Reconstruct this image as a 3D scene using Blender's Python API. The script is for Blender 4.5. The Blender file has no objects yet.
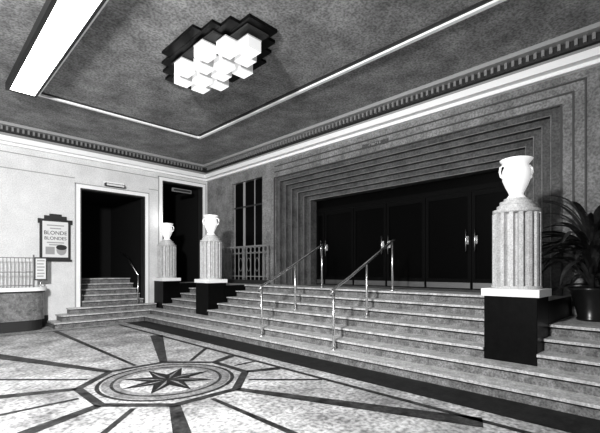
import bpy, bmesh, math, random
from mathutils import Vector, Matrix
random.seed(4)
S = bpy.context.scene
try:
    S.view_settings.view_transform = 'Standard'
    S.view_settings.look = 'Medium High Contrast'
except Exception as e: print('look', e)

# ---------------------------------------------------------------- materials
def mat(name, v=0.5, rough=0.6, metal=0.0, emit=0.0, noise=0.0, nscale=8.0, v2=None, bump=0.0, spec=0.5, grain=0.0, gscale=60, p0=0.35, p1=0.65):
    m = bpy.data.materials.new(name); m.use_nodes = True
    nt = m.node_tree; b = nt.nodes['Principled BSDF']
    b.inputs['Base Color'].default_value = (v, v, v, 1)
    b.inputs['Roughness'].default_value = rough
    b.inputs['Metallic'].default_value = metal
    b.inputs['Specular IOR Level'].default_value = spec
    if emit:
        b.inputs['Emission Color'].default_value = (1, 1, 1, 1)
        b.inputs['Emission Strength'].default_value = emit
    if noise or v2 is not None:
        tc = nt.nodes.new('ShaderNodeTexCoord')
        n = nt.nodes.new('ShaderNodeTexNoise'); n.inputs['Scale'].default_value = nscale
        n.inputs['Detail'].default_value = 8; n.inputs['Roughness'].default_value = 0.72
        nt.links.new(tc.outputs['Object'], n.inputs['Vector'])
        r = nt.nodes.new('ShaderNodeValToRGB')
        lo = max(0, v - noise) if v2 is None else v
        hi = min(1, v + noise) if v2 is None else v2
        r.color_ramp.elements[0].position = p0; r.color_ramp.elements[1].position = p1
        r.color_ramp.elements[0].color = (lo, lo, lo, 1); r.color_ramp.elements[1].color = (hi, hi, hi, 1)
        nt.links.new(n.outputs['Fac'], r.inputs['Fac'])
        out = r.outputs['Color']
        if grain:
            n2 = nt.nodes.new('ShaderNodeTexNoise'); n2.inputs['Scale'].default_value = gscale
            n2.inputs['Detail'].default_value = 4
            nt.links.new(tc.outputs['Object'], n2.inputs['Vector'])
            r2 = nt.nodes.new('ShaderNodeValToRGB')
            r2.color_ramp.elements[0].position = 0.35; r2.color_ramp.elements[1].position = 0.6
            g = 1 - grain
            r2.color_ramp.elements[0].color = (g, g, g, 1); r2.color_ramp.elements[1].color = (1, 1, 1, 1)
            nt.links.new(n2.outputs['Fac'], r2.inputs['Fac'])
            mx = nt.nodes.new('ShaderNodeMixRGB'); mx.blend_type = 'MULTIPLY'; mx.inputs[0].default_value = 1
            nt.links.new(out, mx.inputs[1]); nt.links.new(r2.outputs['Color'], mx.inputs[2])
            out = mx.outputs['Color']
        nt.links.new(out, b.inputs['Base Color'])
        if bump:
            bp = nt.nodes.new('ShaderNodeBump'); bp.inputs['Strength'].default_value = bump
            nt.links.new(n.outputs['Fac'], bp.inputs['Height']); nt.links.new(bp.outputs['Normal'], b.inputs['Normal'])
    return m

M_wall   = mat('plaster_cream', 0.76, 0.8, noise=0.06, nscale=2, grain=0.18, gscale=40)
M_wallR  = mat('plaster_grey', 0.27, 0.8, noise=0.09, nscale=2, grain=0.45, gscale=28)
M_band   = mat('plaster_band', 0.11, 0.7, noise=0.04, nscale=3, grain=0.45, gscale=28)
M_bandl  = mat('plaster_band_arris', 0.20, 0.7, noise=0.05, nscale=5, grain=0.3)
M_line   = mat('dark_line_moulding', 0.08, 0.7)
M_ceil   = mat('ceiling_stipple', 0.33, 0.9, noise=0.12, nscale=1.6, grain=0.5, gscale=28)
M_white  = mat('white_gloss_paint', 0.92, 0.5)
M_grey   = mat('grey_paint', 0.35, 0.7)
M_dark   = mat('dark_paint', 0.03, 0.6)
M_black  = mat('black_marble', 0.003, 0.35, noise=0.002, nscale=12, spec=0.2)
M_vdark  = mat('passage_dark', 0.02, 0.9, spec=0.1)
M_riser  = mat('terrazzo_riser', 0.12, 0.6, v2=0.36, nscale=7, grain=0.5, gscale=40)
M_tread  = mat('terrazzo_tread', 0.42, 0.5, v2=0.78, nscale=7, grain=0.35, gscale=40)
M_floor  = mat('terrazzo_floor', 0.26, 0.5, v2=0.84, nscale=1.4, grain=0.6, gscale=20)
M_fdark  = mat('terrazzo_dark_inlay', 0.008, 0.5, v2=0.10, nscale=5, grain=0.5, gscale=24, spec=0.3)
M_fblack = mat('terrazzo_black', 0.006, 0.5, v2=0.035, nscale=7, grain=0.5, gscale=30, spec=0.3)
M_fmid   = mat('terrazzo_mid_inlay', 0.16, 0.5, v2=0.42, nscale=6, grain=0.5, gscale=30)
M_chrome = mat('chrome', 0.9, 0.25, metal=1.0)
M_kick   = mat('tarnished_kickplate', 0.25, 0.5, metal=1.0)
M_glassb = mat('dark_door_glass', 0.002, 0.4, spec=0.08)
M_dframe = mat('ebonised_door_frame', 0.004, 0.6, spec=0.12)
M_stone  = mat('column_stone', 0.55, 0.6, v2=0.74, nscale=10, grain=0.3)
M_rail   = mat('painted_iron', 0.24, 0.5)
M_lampB  = mat('opal_glass_lit_bottom', 0.8, 0.4, emit=0.65)  # one glass in three tones; face shading put into colour and glow
M_lampS  = mat('opal_glass_lit_side', 0.65, 0.4, emit=0.36)
M_lampT  = mat('opal_glass_lit_end', 0.55, 0.4, emit=0.16)
M_opal   = mat('opal_urn_glass', 0.8, 0.3, emit=0.32)
M_trough = mat('trough_glass_lit', 0.9, 0.5, emit=7.0)
M_leaf   = mat('palm_leaf', 0.012, 0.4, v2=0.07, nscale=6)
M_pot    = mat('dark_glazed_pot', 0.015, 0.3)
M_soil   = mat('soil', 0.02, 0.9)
M_paper  = mat('poster_paper', 0.72, 0.8)
M_counter= mat('counter_marble', 0.12, 0.35, v2=0.34, nscale=9, grain=0.3)

# ---------------------------------------------------------------- builder
class B:
    def __init__(s): s.v=[]; s.f=[]; s.m=[]; s.sm=[]; s.mats=[]
    def mi(s, m):
        if m not in s.mats: s.mats.append(m)
        return s.mats.index(m)
    def face(s, pts, m, sm=False):
        n=len(s.v); s.v += [tuple(p) for p in pts]; s.f.append(tuple(range(n,n+len(pts)))); s.m.append(s.mi(m)); s.sm.append(sm)
    def box(s, x0,x1,y0,y1,z0,z1, m, top=None, bot=None, sx=None):
        n=len(s.v); k=s.mi(m)
        s.v += [(x0,y0,z0),(x1,y0,z0),(x1,y1,z0),(x0,y1,z0),(x0,y0,z1),(x1,y0,z1),(x1,y1,z1),(x0,y1,z1)]
        for q in [(0,3,2,1),(4,5,6,7),(0,1,5,4),(1,2,6,5),(2,3,7,6),(3,0,4,7)]:
            s.f.append(tuple(n+i for i in q)); s.m.append(k); s.sm.append(False)
        if bot is not None: s.m[-6]=s.mi(bot)
        if top is not None: s.m[-5]=s.mi(top)
        if sx is not None: s.m[-4]=s.mi(sx); s.m[-2]=s.mi(sx)
    def lathe(s, cx,cy, prof, m, seg=32, rf=None, sm=True):
        n=len(s.v); k=s.mi(m)
        for (r,z) in prof:
            for i in range(seg):
                a=2*math.pi*i/seg; rr=r*(rf(i) if rf else 1)
                s.v.append((cx+rr*math.cos(a), cy+rr*math.sin(a), z))
        for j in range(len(prof)-1):
            for i in range(seg):
                i2=(i+1)%seg
                s.f.append((n+j*seg+i,n+j*seg+i2,n+(j+1)*seg+i2,n+(j+1)*seg+i)); s.m.append(k); s.sm.append(sm)
        s.f.append(tuple(n+i for i in reversed(range(seg)))); s.m.append(k); s.sm.append(False)
        s.f.append(tuple(n+(len(prof)-1)*seg+i for i in range(seg))); s.m.append(k); s.sm.append(False)
    def tube(s, pts, r, m, seg=10, closed=False):
        pts=[Vector(p) for p in pts]; n=len(s.v); k=s.mi(m); N=len(pts)
        for i,p in enumerate(pts):
            if closed: d=pts[(i+1)%N]-pts[i-1]
            else: d=pts[min(i+1,N-1)]-pts[max(i-1,0)]
            d.normalize()
            u=d.cross(Vector((1,0,0))) if abs(d.z)>0.9 else d.cross(Vector((0,0,1)))
            u.normalize(); w=d.cross(u)
            rr=r[i] if isinstance(r,(list,tuple)) else r
            for j in range(seg):
                a=2*math.pi*j/seg; s.v.append(tuple(p+u*rr*math.cos(a)+w*rr*math.sin(a)))
        for i in range(N if closed else N-1):
            i2=(i+1)%N
            for j in range(seg):
                j2=(j+1)%seg
                s.f.append((n+i*seg+j,n+i*seg+j2,n+i2*seg+j2,n+i2*seg+j)); s.m.append(k); s.sm.append(True)
        if not closed:
            s.f.append(tuple(n+j for j in reversed(range(seg)))); s.m.append(k); s.sm.append(False)
            s.f.append(tuple(n+(N-1)*seg+j for j in range(seg))); s.m.append(k); s.sm.append(False)
    def make(s, name, bevel=0, parent=None):
        me=bpy.data.meshes.new(name); me.from_pydata(s.v,[],s.f)
        for m in s.mats: me.materials.append(m)
        for p,k,q in zip(me.polygons,s.m,s.sm): p.material_index=k; p.use_smooth=q
        bm=bmesh.new(); bm.from_mesh(me); bmesh.ops.recalc_face_normals(bm, faces=bm.faces); bm.to_mesh(me); bm.free()
        o=bpy.data.objects.new(name, me); S.collection.objects.link(o)
        if bevel:
            md=o.modifiers.new('bevel','BEVEL'); md.width=bevel; md.segments=2; md.limit_method='ANGLE'
        if parent: o.parent=parent
        return o

# ---------------------------------------------------------------- dims
XW=7.4; YW=12.05; ZC=5.1; X0=4.85; TR=0.30; R=0.155; HP=7*R
YR=-3.0; XL=-3.0

# floor
b=B(); b.box(XL,X0+0.1,YR,YW,-0.15,0,M_floor); b.make('floor')

# mosaic inlay
b=B(); CX,CY=2.47,5.02
def P(r,a,z): return (CX+r*math.cos(a), CY+r*math.sin(a), z)
z1=0.003
b.face([(4.28,YR,z1),(X0,YR,z1),(X0,11.3,z1),(4.28,11.3,z1)],M_fblack)  # near-black band along the foot of the stairs
b.face([(3.96,YR,z1),(4.04,YR,z1),(4.04,11.0,z1),(3.96,11.0,z1)],M_fdark)
b.face([(-1.2,10.95,z1),(3.96,10.95,z1),(3.96,11.0,z1),(-1.2,11.0,z1)],M_fdark)
def ringpoly(r0,r1,n,m,z,off=0):
    for i in range(n):
        a=off+2*math.pi*i/n; a2=off+2*math.pi*(i+1)/n
        b.face([P(r0,a,z),P(r1,a,z),P(r1,a2,z),P(r0,a2,z)],m)
ringpoly(1.02,1.14,8,M_fdark,z1,math.pi/8)
ringpoly(0.84,0.89,48,M_fdark,z1+0.001)
ringpoly(0.60,0.82,48,M_fmid,z1+0.001)
ringpoly(0.68,0.72,48,M_fdark,z1+0.002)
for i in range(8):
    a=2*math.pi*i/8; h=math.pi/8
    b.face([P(0,a,z1+0.003),P(0.27,a-h,z1+0.003),P(0.62,a,z1+0.003),P(0.27,a+h,z1+0.003)],M_fblack)
    b.face([P(0.05,a,z1+0.004),P(0.2,a+h*0.55,z1+0.004),P(0.5,a+0.02,z1+0.004)],M_fmid)
def ray(a,w0,w1,L,m):
    d=Vector((math.cos(a),math.sin(a),0)); n=Vector((-d.y,d.x,0)); c=Vector((CX,CY,z1))
    Lx=L
    if d.x>0.01: Lx=min(L,(3.96-CX)/d.x)
    if d.y>0.01: Lx=min(Lx,(10.9-CY)/d.y)
    ww=w0+(w1-w0)*(Lx-1.1)/max(L-1.1,0.1)
    b.face([c+d*1.1+n*w0,c+d*1.1-n*w0,c+d*Lx-n*ww,c+d*Lx+n*ww],m)
for i in range(16):
    a=i*math.pi/8
    if i%2: ray(a,0.06,0.22,7,M_fdark)
    else: ray(a,0.03,0.07,7,M_fdark)
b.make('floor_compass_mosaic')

# ceiling
b=B(); b.box(XL,XW+0.2,YR,YW+0.2,ZC,ZC+0.15,M_ceil); b.make('ceiling')
b=B()
for (x0,x1,y0,y1) in [(5.46,5.53,1.5,9.37),(1.78,1.83,1.5,9.37),(1.83,5.46,9.30,9.37),(1.83,5.46,1.5,1.57)]:
    b.box(x0,x1,y0,y1,ZC-0.05,ZC,M_white)
for (x0,x1,y0,y1) in [(5.38,5.46,1.6,9.24),(1.83,5.38,9.24,9.30)]:
    b.box(x0,x1,y0,y1,ZC-0.015,ZC,M_dark)  # dark strip, painted shadow line beside the white moulding
b.make('trim_ceiling_panel')

# light trough
b=B()
b.box(1.26,1.32,1.4,9.26,ZC-0.14,ZC,M_dark); b.box(1.72,1.76,1.4,9.26,ZC-0.14,ZC,M_dark)
b.box(1.32,1.72,9.2,9.26,ZC-0.14,ZC,M_dark); b.box(1.32,1.72,1.4,1.46,ZC-0.14,ZC,M_dark)
b.box(1.32,1.72,1.46,9.2,ZC-0.13,ZC,M_trough); b.make('ceiling_light_trough')

# wall right with stepped surround
F0,F1,FZ=1.45,8.42,4.15; N=6; WB=0.15; HB=0.115; DB=0.10
O0,O1,OZ=9.0,10.55,4.3
b=B()
b.box(XW,XW+0.2,YR,F0,0,ZC,M_wallR)
b.box(XW,XW+0.2,F0,F1,FZ,ZC,M_wallR)
b.box(XW,XW+0.2,F1,O0,0,ZC,M_wallR)
b.box(XW,XW+0.2,O0,O1,OZ,ZC,M_wallR)
b.box(XW,XW+0.2,O0,O1,0,HP,M_wallR)
b.box(XW,XW+0.2,O1,YW,0,ZC,M_wallR)
b.make('wall_right')
b=B()
XB=XW+DB*N+0.30
for i in range(N):
    xf=XW+0.04+DB*i
    y0=F0+WB*i; y1=F1-WB*i; z=FZ-HB*i
    b.box(xf,XB,y0,y0+WB,HP,z,M_band); b.box(xf,XB,y1-WB,y1,HP,z,M_band)
    b.box(xf,XB,y0+WB,y1-WB,z-HB,z,M_band)
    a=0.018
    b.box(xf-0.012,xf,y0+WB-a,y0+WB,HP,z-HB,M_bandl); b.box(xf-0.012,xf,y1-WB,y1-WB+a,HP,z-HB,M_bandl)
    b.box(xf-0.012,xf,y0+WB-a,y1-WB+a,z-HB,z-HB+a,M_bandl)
for k,(e) in enumerate([0.0,0.16,0.32]):
    pr=0.025
    b.box(XW-pr,XW,F0-e-0.025,F1,FZ+e,FZ+e+0.022,M_line)
    b.box(XW-pr,XW,F0-e-0.025,F0-e,HP-0.3,FZ+e,M_line)
b.box(XW-0.03,XW,F1,F1+0.03,HP,FZ+0.025,M_line)
b.make('trim_entrance_surround')
IY0=F0+WB*N; IY1=F1-WB*N; IZ=FZ-HB*N
b=B(); b.box(XW+0.001,XB+0.8,F0,F1,0,HP,M_riser); b.make('floor_entrance')
# doors
edges=[IY0,3.16,4.18,5.2,6.2,7.2,IY1]
b=B(); xd=XB-0.12
for i in range(len(edges)-1):
    a,c=edges[i]+0.008,edges[i+1]-0.008
    z0,z2=HP+0.01,HP+2.05
    st=0.07
    b.box(xd,xd+0.05,a,a+st,z0,z2,M_dframe); b.box(xd,xd+0.05,c-st,c,z0,z2,M_dframe)
    b.box(xd,xd+0.05,a+st,c-st,z2-0.1,z2,M_dframe); b.box(xd,xd+0.05,a+st,c-st,z0,z0+0.22,M_dframe)
    b.box(xd+0.015,xd+0.03,a+st,c-st,z0+0.22,z2-0.1,M_glassb)
    b.box(xd-0.005,xd,a+0.02,c-0.02,z0+0.02,z0+0.14,M_kick)
b.box(xd,xd+0.08,IY0,IY1,HP+2.06,HP+2.16,M_dframe)
b.box(xd+0.01,xd+0.05,IY0,IY1,HP+2.16,IZ,M_glassb)
for y in (3.16,5.2,7.2):
    for s in (-0.09,0.09):
        b.tube([(xd-0.07,y+s,HP+0.80),(xd-0.07,y+s,HP+1.25)],0.014,M_chrome)
        for z in (0.85,1.2): b.tube([(xd,y+s,HP+z),(xd-0.07,y+s,HP+z)],0.012,M_chrome)
        b.box(xd-0.012,xd-0.002,y+s-0.035,y+s+0.035,HP+0.95,HP+1.12,M_chrome)
b.make('door_entrance')

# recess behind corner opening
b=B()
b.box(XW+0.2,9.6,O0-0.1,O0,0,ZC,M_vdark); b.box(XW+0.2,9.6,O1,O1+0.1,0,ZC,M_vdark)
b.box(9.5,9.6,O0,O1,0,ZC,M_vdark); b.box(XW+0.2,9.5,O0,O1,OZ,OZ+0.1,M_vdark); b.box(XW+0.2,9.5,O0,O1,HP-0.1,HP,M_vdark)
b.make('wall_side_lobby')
b=B()
for y,w in ((O0+0.02,0.04),(O0+0.45,0.03),(O0+0.95,0.10),(O1-0.06,0.04)):
    b.box(XW+0.08,XW+0.13,y,y+w,HP,OZ,M_grey)
b.box(XW+0.08,XW+0.13,O0,O1,HP+2.4,HP+2.45,M_dark)
b.box(XW+0.10,XW+0.11,O0,O1,HP+0.02,OZ-0.02,M_glassb)
b.make('window_1')

# wall back
D0,D1,DZ=3.32,5.16,3.8; E0,E1,EZ=5.72,7.2,4.4
b=B(); yb=YW+0.2
b.box(XL,D0,YW,yb,0,ZC,M_wall); b.box(D0,D1,YW,yb,DZ,ZC,M_wall); b.box(D1,E0,YW,yb,0,ZC,M_wall)
b.box(E0,E1,YW,yb,EZ,ZC,M_wall); b.box(E0,E1,YW,yb,0,HP,M_wall); b.box(E1,XW,YW,yb,0,ZC,M_wall)
b.make('wall_back')
b=B()
for z in (4.45,4.05):
    b.box(XL,D0-0.13,YW-0.012,YW,z,z+0.02,M_grey)
    b.box(D1+0.13,E0-0.13,YW-0.012,YW,z,z+0.02,M_grey)
b.box(D0-0.13,D1+0.13,YW-0.012,YW,4.45,4.47,M_grey)
b.make('trim_back_wall_lines')
b=B()
for (a,c,z,zb) in ((D0,D1,DZ,0.465),(E0,E1,EZ,HP)):
    b.box(a-0.10,a,YW-0.04,YW,zb,z+0.10,M_white); b.box(c,c+0.10,YW-0.04,YW,zb,z+0.10,M_white); b.box(a,c,YW-0.04,YW,z,z+0.10,M_white)
    b.box(a-0.13,a-0.10,YW-0.02,YW,zb,z+0.13,M_grey); b.box(c+0.10,c+0.13,YW-0.02,YW,zb,z+0.13,M_grey); b.box(a-0.13,c+0.13,YW-0.02,YW,z+0.10,z+0.13,M_grey)
    b.box(a,a+0.04,YW-0.02,yb,zb,z,M_dark); b.box(c-0.04,c,YW-0.02,yb,zb,z,M_dark); b.box(a+.04,c-.04,YW-0.02,yb,z-0.04,z,M_dark)
b.make('trim_doorways')
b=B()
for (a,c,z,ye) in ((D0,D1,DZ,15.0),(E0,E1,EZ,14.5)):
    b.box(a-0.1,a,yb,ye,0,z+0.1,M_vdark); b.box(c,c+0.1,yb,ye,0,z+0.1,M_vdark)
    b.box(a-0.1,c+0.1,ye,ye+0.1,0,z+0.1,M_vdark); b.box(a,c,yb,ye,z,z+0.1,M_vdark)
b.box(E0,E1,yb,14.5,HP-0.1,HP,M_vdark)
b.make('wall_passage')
b=B(); b.box(XL,2.55,YW-0.03,YW,0,0.3,M_dark); b.make('baseboard_back')

# cornices
b=B()
def cornice_seg(zlo,zhi,p,m):
    b.box(XW-p,XW,YR,YW,zlo,zhi,m)
    b.box(XL,XW-p,YW-p,YW,zlo,zhi,m)
cornice_seg(5.03,ZC,0.36,M_grey)
cornice_seg(4.90,5.03,0.20,M_dark)
cornice_seg(4.80,4.90,0.12,M_grey)
cornice_seg(4.68,4.80,0.24,M_white)
cornice_seg(4.62,4.68,0.10,M_white)
y=YR
while y<YW-0.32:
    b.box(XW-0.25,XW-0.20,y,y+0.045,4.93,5.03,M_rail); y+=0.11
x=XL
while x<XW-0.32:
    b.box(x,x+0.045,YW-0.25,YW-0.20,4.93,5.03,M_rail); x+=0.11
b.make('trim_cornice')

# ---------------------------------------------------------------- main stairs
b=B()
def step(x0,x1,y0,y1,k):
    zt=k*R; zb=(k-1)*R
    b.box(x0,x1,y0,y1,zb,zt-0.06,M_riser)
    b.box(x0+0.02,x1,y0,y1,zt-0.06,zt-0.035,M_dark)  # recessed dark strip, colours in the shadow under the nosing
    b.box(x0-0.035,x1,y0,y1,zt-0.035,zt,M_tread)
PY0,PY1=1.31,1.94; QY0,QY1=8.83,9.46; TY0,TY1=11.40,12.03
PX0,PX1=5.45,6.0
XE=XW-0.002; YE=YW-0.002
for k in (1,2): step(X0+TR*(k-1),XE,YR,YE,k)
for k in range(3,8):
    xs=X0+TR*(k-1)
    step(xs,XE,PY1,QY0,k)
    step(xs,XE,QY1,TY0,k)
for k in range(3,6): step(X0+TR*(k-1),XE,YR,PY0,k)
for (a,c) in ((PY0,PY1),(QY0,QY1),(TY0,YE)):
    b.box(PX1,XE,a,c,2*R,HP,M_black,top=M_tread)
b.make('main_staircase')

b=B()
def stepL(x0,x1,y0,y1,k):
    zt=k*R; zb=(k-1)*R
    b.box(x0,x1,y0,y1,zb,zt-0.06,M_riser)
    b.box(x0+(0.02 if k<=3 else 0),x1,y0+0.02,y1,zt-0.06,zt-0.035,M_dark)  # same painted shadow line below these nosings
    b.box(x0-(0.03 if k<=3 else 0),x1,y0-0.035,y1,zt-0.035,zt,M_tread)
stepL(2.55,X0-0.036,11.30,YE,1)
stepL(2.75,X0+TR-0.036,11.55,YE,2)
stepL(3.0,X0+2*TR-0.036,11.80,YE,3)
for k in range(4,9):
    stepL(D0+0.041,D1-0.041,YW+0.26*(k-4)+0.035,14.99,k)
b.make('doorway_staircase')

b=B()
b.tube([(4.9,11.95,1.35),(4.9,12.9,2.0),(4.9,13.4,2.1)],0.02,M_chrome)
b.tube([(4.9,11.95,0.465),(4.9,11.95,1.35)],0.018,M_chrome)
b.make('doorway_handrail')

def handrail(y):
    b=B(); H=1.0
    posts=[(5.0,R),(5.95,4*R),(6.83,7*R)]
    for x,z in posts:
        b.tube([(x,y,z),(x,y,z+H)],0.022,M_chrome,12)
        b.lathe(x,y,[(0.05,z),(0.05,z+0.015),(0.025,z+0.03)],M_chrome,16)
    zz=lambda x: R+H+(x-5.0)*(6*R)/(6.83-5.0)
    b.tube([(4.93,y,zz(5.0)-0.10),(4.95,y,zz(5.0)-0.01),(5.0,y,zz(5.0)+0.02),(5.4,y,zz(5.4)),(6.0,y,zz(6.0)),(6.83,y,zz(6.83)+0.0),(6.9,y,zz(6.83)+0.03)],0.025,M_chrome,12)
    b.make('stair_handrail')
handrail(6.1); handrail(4.2)

# ---------------------------------------------------------------- columns
def pedestal(y0,y1):
    cx=(PX0+PX1)/2; cy=(y0+y1)/2
    root=bpy.data.objects.new('urn_lamp_column',None); root.location=(cx,cy,2*R); S.collection.objects.link(root)
    def mk(bb,n,bev=0):
        o=bb.make(n,bev); o.parent=root; o.matrix_parent_inverse=Matrix.Translation((-cx,-cy,-2*R)); return o
    b=B(); b.box(PX0,PX1,y0,y1,2*R,1.155,M_black); mk(b,'pedestal',0.006)
    b=B(); b.box(PX0-0.03,PX1+0.03,y0-0.03,y1+0.03,1.155,1.255,M_white); b.lathe(cx,cy,[(0.30,1.255),(0.30,1.285),(0.285,1.295)],M_stone,48); mk(b,'plinth_slab',0.006)
    b=B(); NF=16; FS=12; seg=NF*FS
    def rf(i):
        ph=(i%FS)/FS
        if ph<0.42: return 1.0
        return 1.0-0.26*math.sin(math.pi*(ph-0.38)/0.62)**0.5
    b.lathe(cx,cy,[(0.29,1.29),(0.29,2.25)],M_stone,seg,rf,sm=False); mk(b,'fluted_shaft')
    b=B(); b.lathe(cx,cy,[(0.27,2.25),(0.285,2.265),(0.285,2.30),(0.235,2.31),(0.235,2.355),(0.20,2.365),(0.20,2.41),(0.15,2.42),(0.15,2.45)],M_stone,48,sm=False); mk(b,'stepped_cap')
    z=2.45
    b=B(); b.lathe(cx,cy,[(0.10,z),(0.115,z+.015),(0.10,z+.035),(0.085,z+.06),(0.10,z+.10),(0.135,z+.17),(0.165,z+.25),(0.175,z+.33),(0.165,z+.39),(0.145,z+.43),(0.15,z+.46),(0.19,z+.51),(0.20,z+.525),(0.185,z+.53),(0.15,z+.50)],M_opal,40)
    dx,dy=0.7071,-0.7071
    for s in (-1,1):
        pts=[]
        for rr,zz in [(0.165,.27),(0.205,.30),(0.22,.36),(0.21,.42),(0.18,.45),(0.145,.44)]:
            pts.append((cx+s*dx*rr,cy+s*dy*rr,z+zz))
        b.tube(pts,0.015,M_opal,8)
    mk(b,'urn_lamp')
    l=bpy.data.lights.new('urn_bulb','POINT'); l.energy=4; l.shadow_soft_size=0.12
    lo=bpy.data.objects.new('urn_bulb',l); lo.location=(cx,cy,z+0.66); S.collection.objects.link(lo)
    lo.parent=root; lo.matrix_parent_inverse=Matrix.Translation((-cx,-cy,-2*R))
pedestal(PY0,PY1); pedestal(QY0,QY1); pedestal(TY0,TY1)

# ---------------------------------------------------------------- ornamental railing
b=B(); xr=7.2; ya,yc=8.5,11.3; zb=HP; q=0.13
b.box(xr-0.03,xr+0.03,ya,yc,zb,zb+0.12,M_dark)
b.box(xr-0.02,xr+0.02,ya,yc,zb+q+0.08,zb+q+0.11,M_rail); b.box(xr-0.03,xr+0.03,ya,yc,zb+q+0.98,zb+q+1.02,M_rail)
b.box(xr-0.012,xr+0.012,ya,yc,zb+q+0.78,zb+q+0.80,M_rail)
n=14
for i in range(n+1):
    y=ya+(yc-ya)*i/n
    b.box(xr-0.012,xr+0.012,y-0.012,y+0.012,zb+0.12,zb+q+0.98,M_rail)
    if i<n:
        cy=y+(yc-ya)/n/2
        b.tube([(xr,cy+0.085*math.cos(t*math.pi/8),zb+q+0.89+0.085*math.sin(t*math.pi/8)) for t in range(16)],0.009,M_rail,6,True)
        if i%2==0:
            b.tube([(xr,cy+0.09*math.cos(t*math.pi/8),zb+q+0.45+0.2*math.sin(t*math.pi/8)) for t in range(16)],0.009,M_rail,6,True)
b.make('ornamental_railing')

# ---------------------------------------------------------------- chandelier
cx0,cy0=3.60,5.62
root=bpy.data.objects.new('cube_cluster_ceiling_light',None); root.location=(cx0,cy0,ZC); S.collection.objects.link(root)
b=B()
for hx,hy,zz in ((0.26,1.28,0.05),(0.42,1.05,0.047),(0.56,0.80,0.044),(0.70,0.50,0.04)):
    b.box(cx0-hx,cx0+hx,cy0-hy,cy0+hy,ZC-zz,ZC,M_black)
b.box(cx0-0.2,cx0+0.2,cy0-1.15,cy0+1.15,ZC-0.08,ZC-0.05,M_dark)
b.box(cx0-0.45,cx0+0.45,cy0-0.65,cy0+0.65,ZC-0.075,ZC-0.04,M_dark)
o=b.make('stepped_backplate'); o.parent=root; o.matrix_parent_inverse=Matrix.Translation((-cx0,-cy0,-ZC))
rows=[(-0.94,[0.0]),(-0.62,[-0.17,0.17]),(-0.28,[-0.36,0,0.36]),(0.06,[-0.17,0.17]),(0.40,[-0.34,0.0,0.34]),(0.74,[-0.17,0.17])]
b=B()
for dy,xs in rows:
    for dx in xs:
        h=0.125; drop=0.09+(0.05 if abs(dx)<0.1 else 0)
        x=cx0+dx;y=cy0+dy; zt=ZC-drop
        b.box(x-h,x+h,y-h,y+h,zt-0.18,zt,M_lampS,bot=M_lampB,sx=M_lampT)
        b.box(x-h-0.006,x+h+0.006,y-h-0.006,y+h+0.006,zt-0.012,zt+0.004,M_grey)
        b.box(x-0.05,x+0.05,y-0.05,y+0.05,zt,ZC-0.04,M_dark)
o=b.make('glass_cubes'); o.parent=root; o.matrix_parent_inverse=Matrix.Translation((-cx0,-cy0,-ZC))

# ---------------------------------------------------------------- ticket counter
b=B(); cxe=2.4
pts=[(-1.5,YW-0.04),(-1.5,11.4)]
rad=0.35
for i in range(9):
    a=-math.pi/2+i*(math.pi/2)/8
    pts.append((cxe-rad+rad*math.cos(a),11.4+rad+rad*math.sin(a)))
pts.append((cxe,YW-0.04))
def prism(pts,z0,z1,m,off=0):
    q=[]
    for (x,y) in pts:
        q.append((x+(off if x>1.9 else 0), y-(off if y<11.95 else 0)*(1 if y<11.6 else .5)))
    b.face([(x,y,z0) for x,y in reversed(q)],m); b.face([(x,y,z1) for x,y in q],m)
    for i in range(len(q)):
        x,y=q[i]; x2,y2=q[(i+1)%len(q)]
        b.face([(x,y,z0),(x2,y2,z0),(x2,y2,z1),(x,y,z1)],m,False)
prism(pts,0,0.26,M_dark,-0.04)
prism(pts,0.26,0.94,M_counter,0)
prism(pts,0.94,0.98,M_dark,0.012)
prism(pts,0.98,1.07,M_white,0.05)
b.make('ticket_counter')
CT=1.07
b=B()
for x in [1.30+0.075*i for i in range(12)]:
    b.tube([(x,11.55,CT),(x,11.55,1.80)],0.008,M_rail,6)
for x in (1.26,2.14): b.tube([(x,11.55,CT),(x,11.55,1.88)],0.018,M_rail,8)
for z in (1.12,1.45,1.80): b.tube([(1.26,11.55,z),(2.14,11.55,z)],0.012,M_rail,6)
b.make('ticket_counter_grille')
b=B(); b.box(2.16,2.44,11.60,11.63,1.24,1.82,M_dark); b.box(2.19,2.41,11.592,11.60,1.27,1.79,M_paper)
for i,z in enumerate((1.72,1.64,1.56,1.48,1.40,1.33)): b.box(2.22,2.38-0.02*(i%2),11.588,11.592,z,z+0.03,M_grey)
b.tube([(2.3,11.615,CT),(2.3,11.615,1.24)],0.014,M_chrome,8); b.lathe(2.3,11.615,[(0.07,CT),(0.07,CT+0.012),(0.02,CT+0.02)],M_chrome,16)
b.make('price_notice_frame')

# poster
b=B(); px0,px1,pz0,pz1=2.36,3.08,1.78,2.86; yp=YW
b.box(px0,px1,yp-0.03,yp,pz0,pz1,M_dark)
b.box(px0+0.10,px1-0.10,yp-0.05,yp-0.01,pz1,pz1+0.09,M_dark)
b.box(px0+0.22,px1-0.22,yp-0.05,yp-0.01,pz1+0.09,pz1+0.14,M_dark)
b.box(px0-0.04,px0+0.02,yp-0.05,yp,pz1-0.12,pz1,M_dark); b.box(px1-0.02,px1+0.04,yp-0.05,yp,pz1-0.12,pz1,M_dark)
b.box(px0-0.03,px1+0.03,yp-0.05,yp,pz0-0.05,pz0,M_dark)
b.box(px0+0.06,px1-0.06,yp-0.034,yp-0.03,pz0+0.06,pz1-0.06,M_paper)
b.box(px0+0.13,px0+0.34,yp-0.037,yp-0.034,pz0+0.14,pz0+0.34,M_grey)
b.face([(2.86+0.12*math.cos(t*math.pi/12),yp-0.037,pz0+0.26+0.14*math.sin(t*math.pi/12)) for t in range(24)],M_grey)
b.face([(2.86+0.13*math.cos(t*math.pi/12),yp-0.039,pz0+0.33+0.07*math.sin(t*math.pi/12)) for t in range(24)],M_dark)
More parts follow.
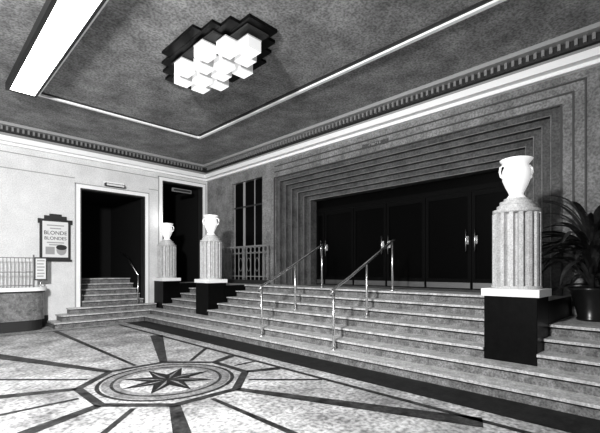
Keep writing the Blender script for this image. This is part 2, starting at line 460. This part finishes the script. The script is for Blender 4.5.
for z,w in ((2.68,0.20),(2.60,0.13),(2.22,0.2),(2.16,0.15)):
    b.box(2.72-w,2.72+w,yp-0.037,yp-0.034,z,z+0.03,M_grey)
po=b.make('film_poster_frame')
def text(body,loc,size,rz,mt,parent,ext=0.002):
    c=bpy.data.curves.new('lettering','FONT'); c.body=body; c.size=size; c.align_x='CENTER'; c.extrude=ext
    o=bpy.data.objects.new('lettering',c); o.rotation_euler=(math.pi/2,0,rz); o.location=loc; c.materials.append(mt)
    S.collection.objects.link(o); o.parent=parent; return o
text('BLONDE',(2.72,yp-0.037,2.45),0.14,0,M_dark,po); text('BLONDES',(2.72,yp-0.037,2.31),0.12,0,M_dark,po)

b=B(); b.box(3.95,4.5,YW-0.16,YW-0.05,3.95,4.03,M_dark); b.box(3.98,4.47,YW-0.165,YW-0.16,3.96,4.015,M_paper)
b.tube([(4.0,YW-0.02,4.08),(4.0,YW-0.1,4.03)],0.012,M_chrome,6); b.tube([(4.45,YW-0.02,4.08),(4.45,YW-0.1,4.03)],0.012,M_chrome,6)
b.box(3.95,4.5,YW-0.05,YW,4.03,4.10,M_white)
b.make('exit_sign')
b=B(); b.box(6.1,6.8,YW+0.04,YW+0.10,4.12,4.24,M_rail); b.box(6.14,6.76,YW+0.03,YW+0.04,4.15,4.21,M_dark); b.make('passage_sign')

b=B(); b.box(XW-0.012,XW,4.65,5.35,4.30,4.40,M_band); e=b.make('entrance_sign')
text('CIRCLE',(XW-0.014,5.0,4.315),0.10,-math.pi/2,M_grey,e)

# ---------------------------------------------------------------- palm
root=bpy.data.objects.new('potted_palm',None); pcx,pcy,pz=6.9,0.98,5*R
root.location=(pcx,pcy,pz); S.collection.objects.link(root)
b=B(); b.lathe(pcx,pcy,[(0.17,pz),(0.18,pz+.03),(0.16,pz+.05),(0.22,pz+.3),(0.25,pz+.42),(0.27,pz+.44),(0.27,pz+.48),(0.24,pz+.48),(0.22,pz+.44)],M_pot,32)
o=b.make('pot'); o.parent=root; o.matrix_parent_inverse=Matrix.Translation((-pcx,-pcy,-pz))
b=B(); b.lathe(pcx,pcy,[(0.215,pz+.40),(0.215,pz+.44)],M_soil,24)
b.tube([(pcx,pcy,pz+.42),(pcx+0.02,pcy,pz+.8),(pcx,pcy+0.02,pz+1.15)],[0.05,0.04,0.03],M_leaf,8)
for i in range(95):
    a=i*2.399+random.uniform(-.2,.2); el=random.uniform(0.0,1.45); L=random.uniform(0.65,1.15)
    d=Vector((math.cos(a),math.sin(a),0)); side=Vector((-d.y,d.x,0))
    p=Vector((pcx,pcy,pz+0.5+random.uniform(0,0.66)))+d*0.03
    n=10; prev=None; e=el; w0=random.uniform(0.025,0.042)
    for j in range(n+1):
        t=j/n; w=w0*(math.sin(math.pi*(0.12+0.86*t))**0.8)*1.2+0.002
        fold=Vector((0,0,w*0.5))
        cur=(p-side*w+fold,p.copy(),p+side*w+fold)
        if prev:
            b.face([prev[0],prev[1],cur[1],cur[0]],M_leaf,True); b.face([prev[1],prev[2],cur[2],cur[1]],M_leaf,True)
        prev=cur
        p=p+(d*math.cos(e)+Vector((0,0,math.sin(e))))*(L/n); e-=0.08+0.15*t
        if p.x>XW-0.06: p.x=XW-0.06
o=b.make('fronds'); o.parent=root; o.matrix_parent_inverse=Matrix.Translation((-pcx,-pcy,-pz))

# ---------------------------------------------------------------- lights
def area(name,loc,tgt,size,e):
    l=bpy.data.lights.new(name,'AREA'); l.shape='DISK'; l.size=size; l.energy=e
    o=bpy.data.objects.new(name,l); o.location=loc
    o.rotation_euler=(Vector(tgt)-Vector(loc)).to_track_quat('-Z','Y').to_euler(); S.collection.objects.link(o)
area('added_flood_lamp',(-1.8,1.6,3.9),(3.0,11,1.8),0.6,950)  # added unseen lamp, brightens the walls and shades the columns from the left
w=bpy.data.worlds.new('World'); S.world=w; w.use_nodes=True
w.node_tree.nodes['Background'].inputs[0].default_value=(1,1,1,1); w.node_tree.nodes['Background'].inputs[1].default_value=0.20

cam=bpy.data.cameras.new('Camera'); co=bpy.data.objects.new('Camera',cam); S.collection.objects.link(co)
co.location=(0,0,1.5); co.rotation_euler=(math.pi/2,0,-math.pi/4)
cam.sensor_width=36; cam.sensor_fit='HORIZONTAL'; cam.lens=387.5/600*36; cam.shift_y=53.5/600; cam.clip_start=0.05
S.camera=co
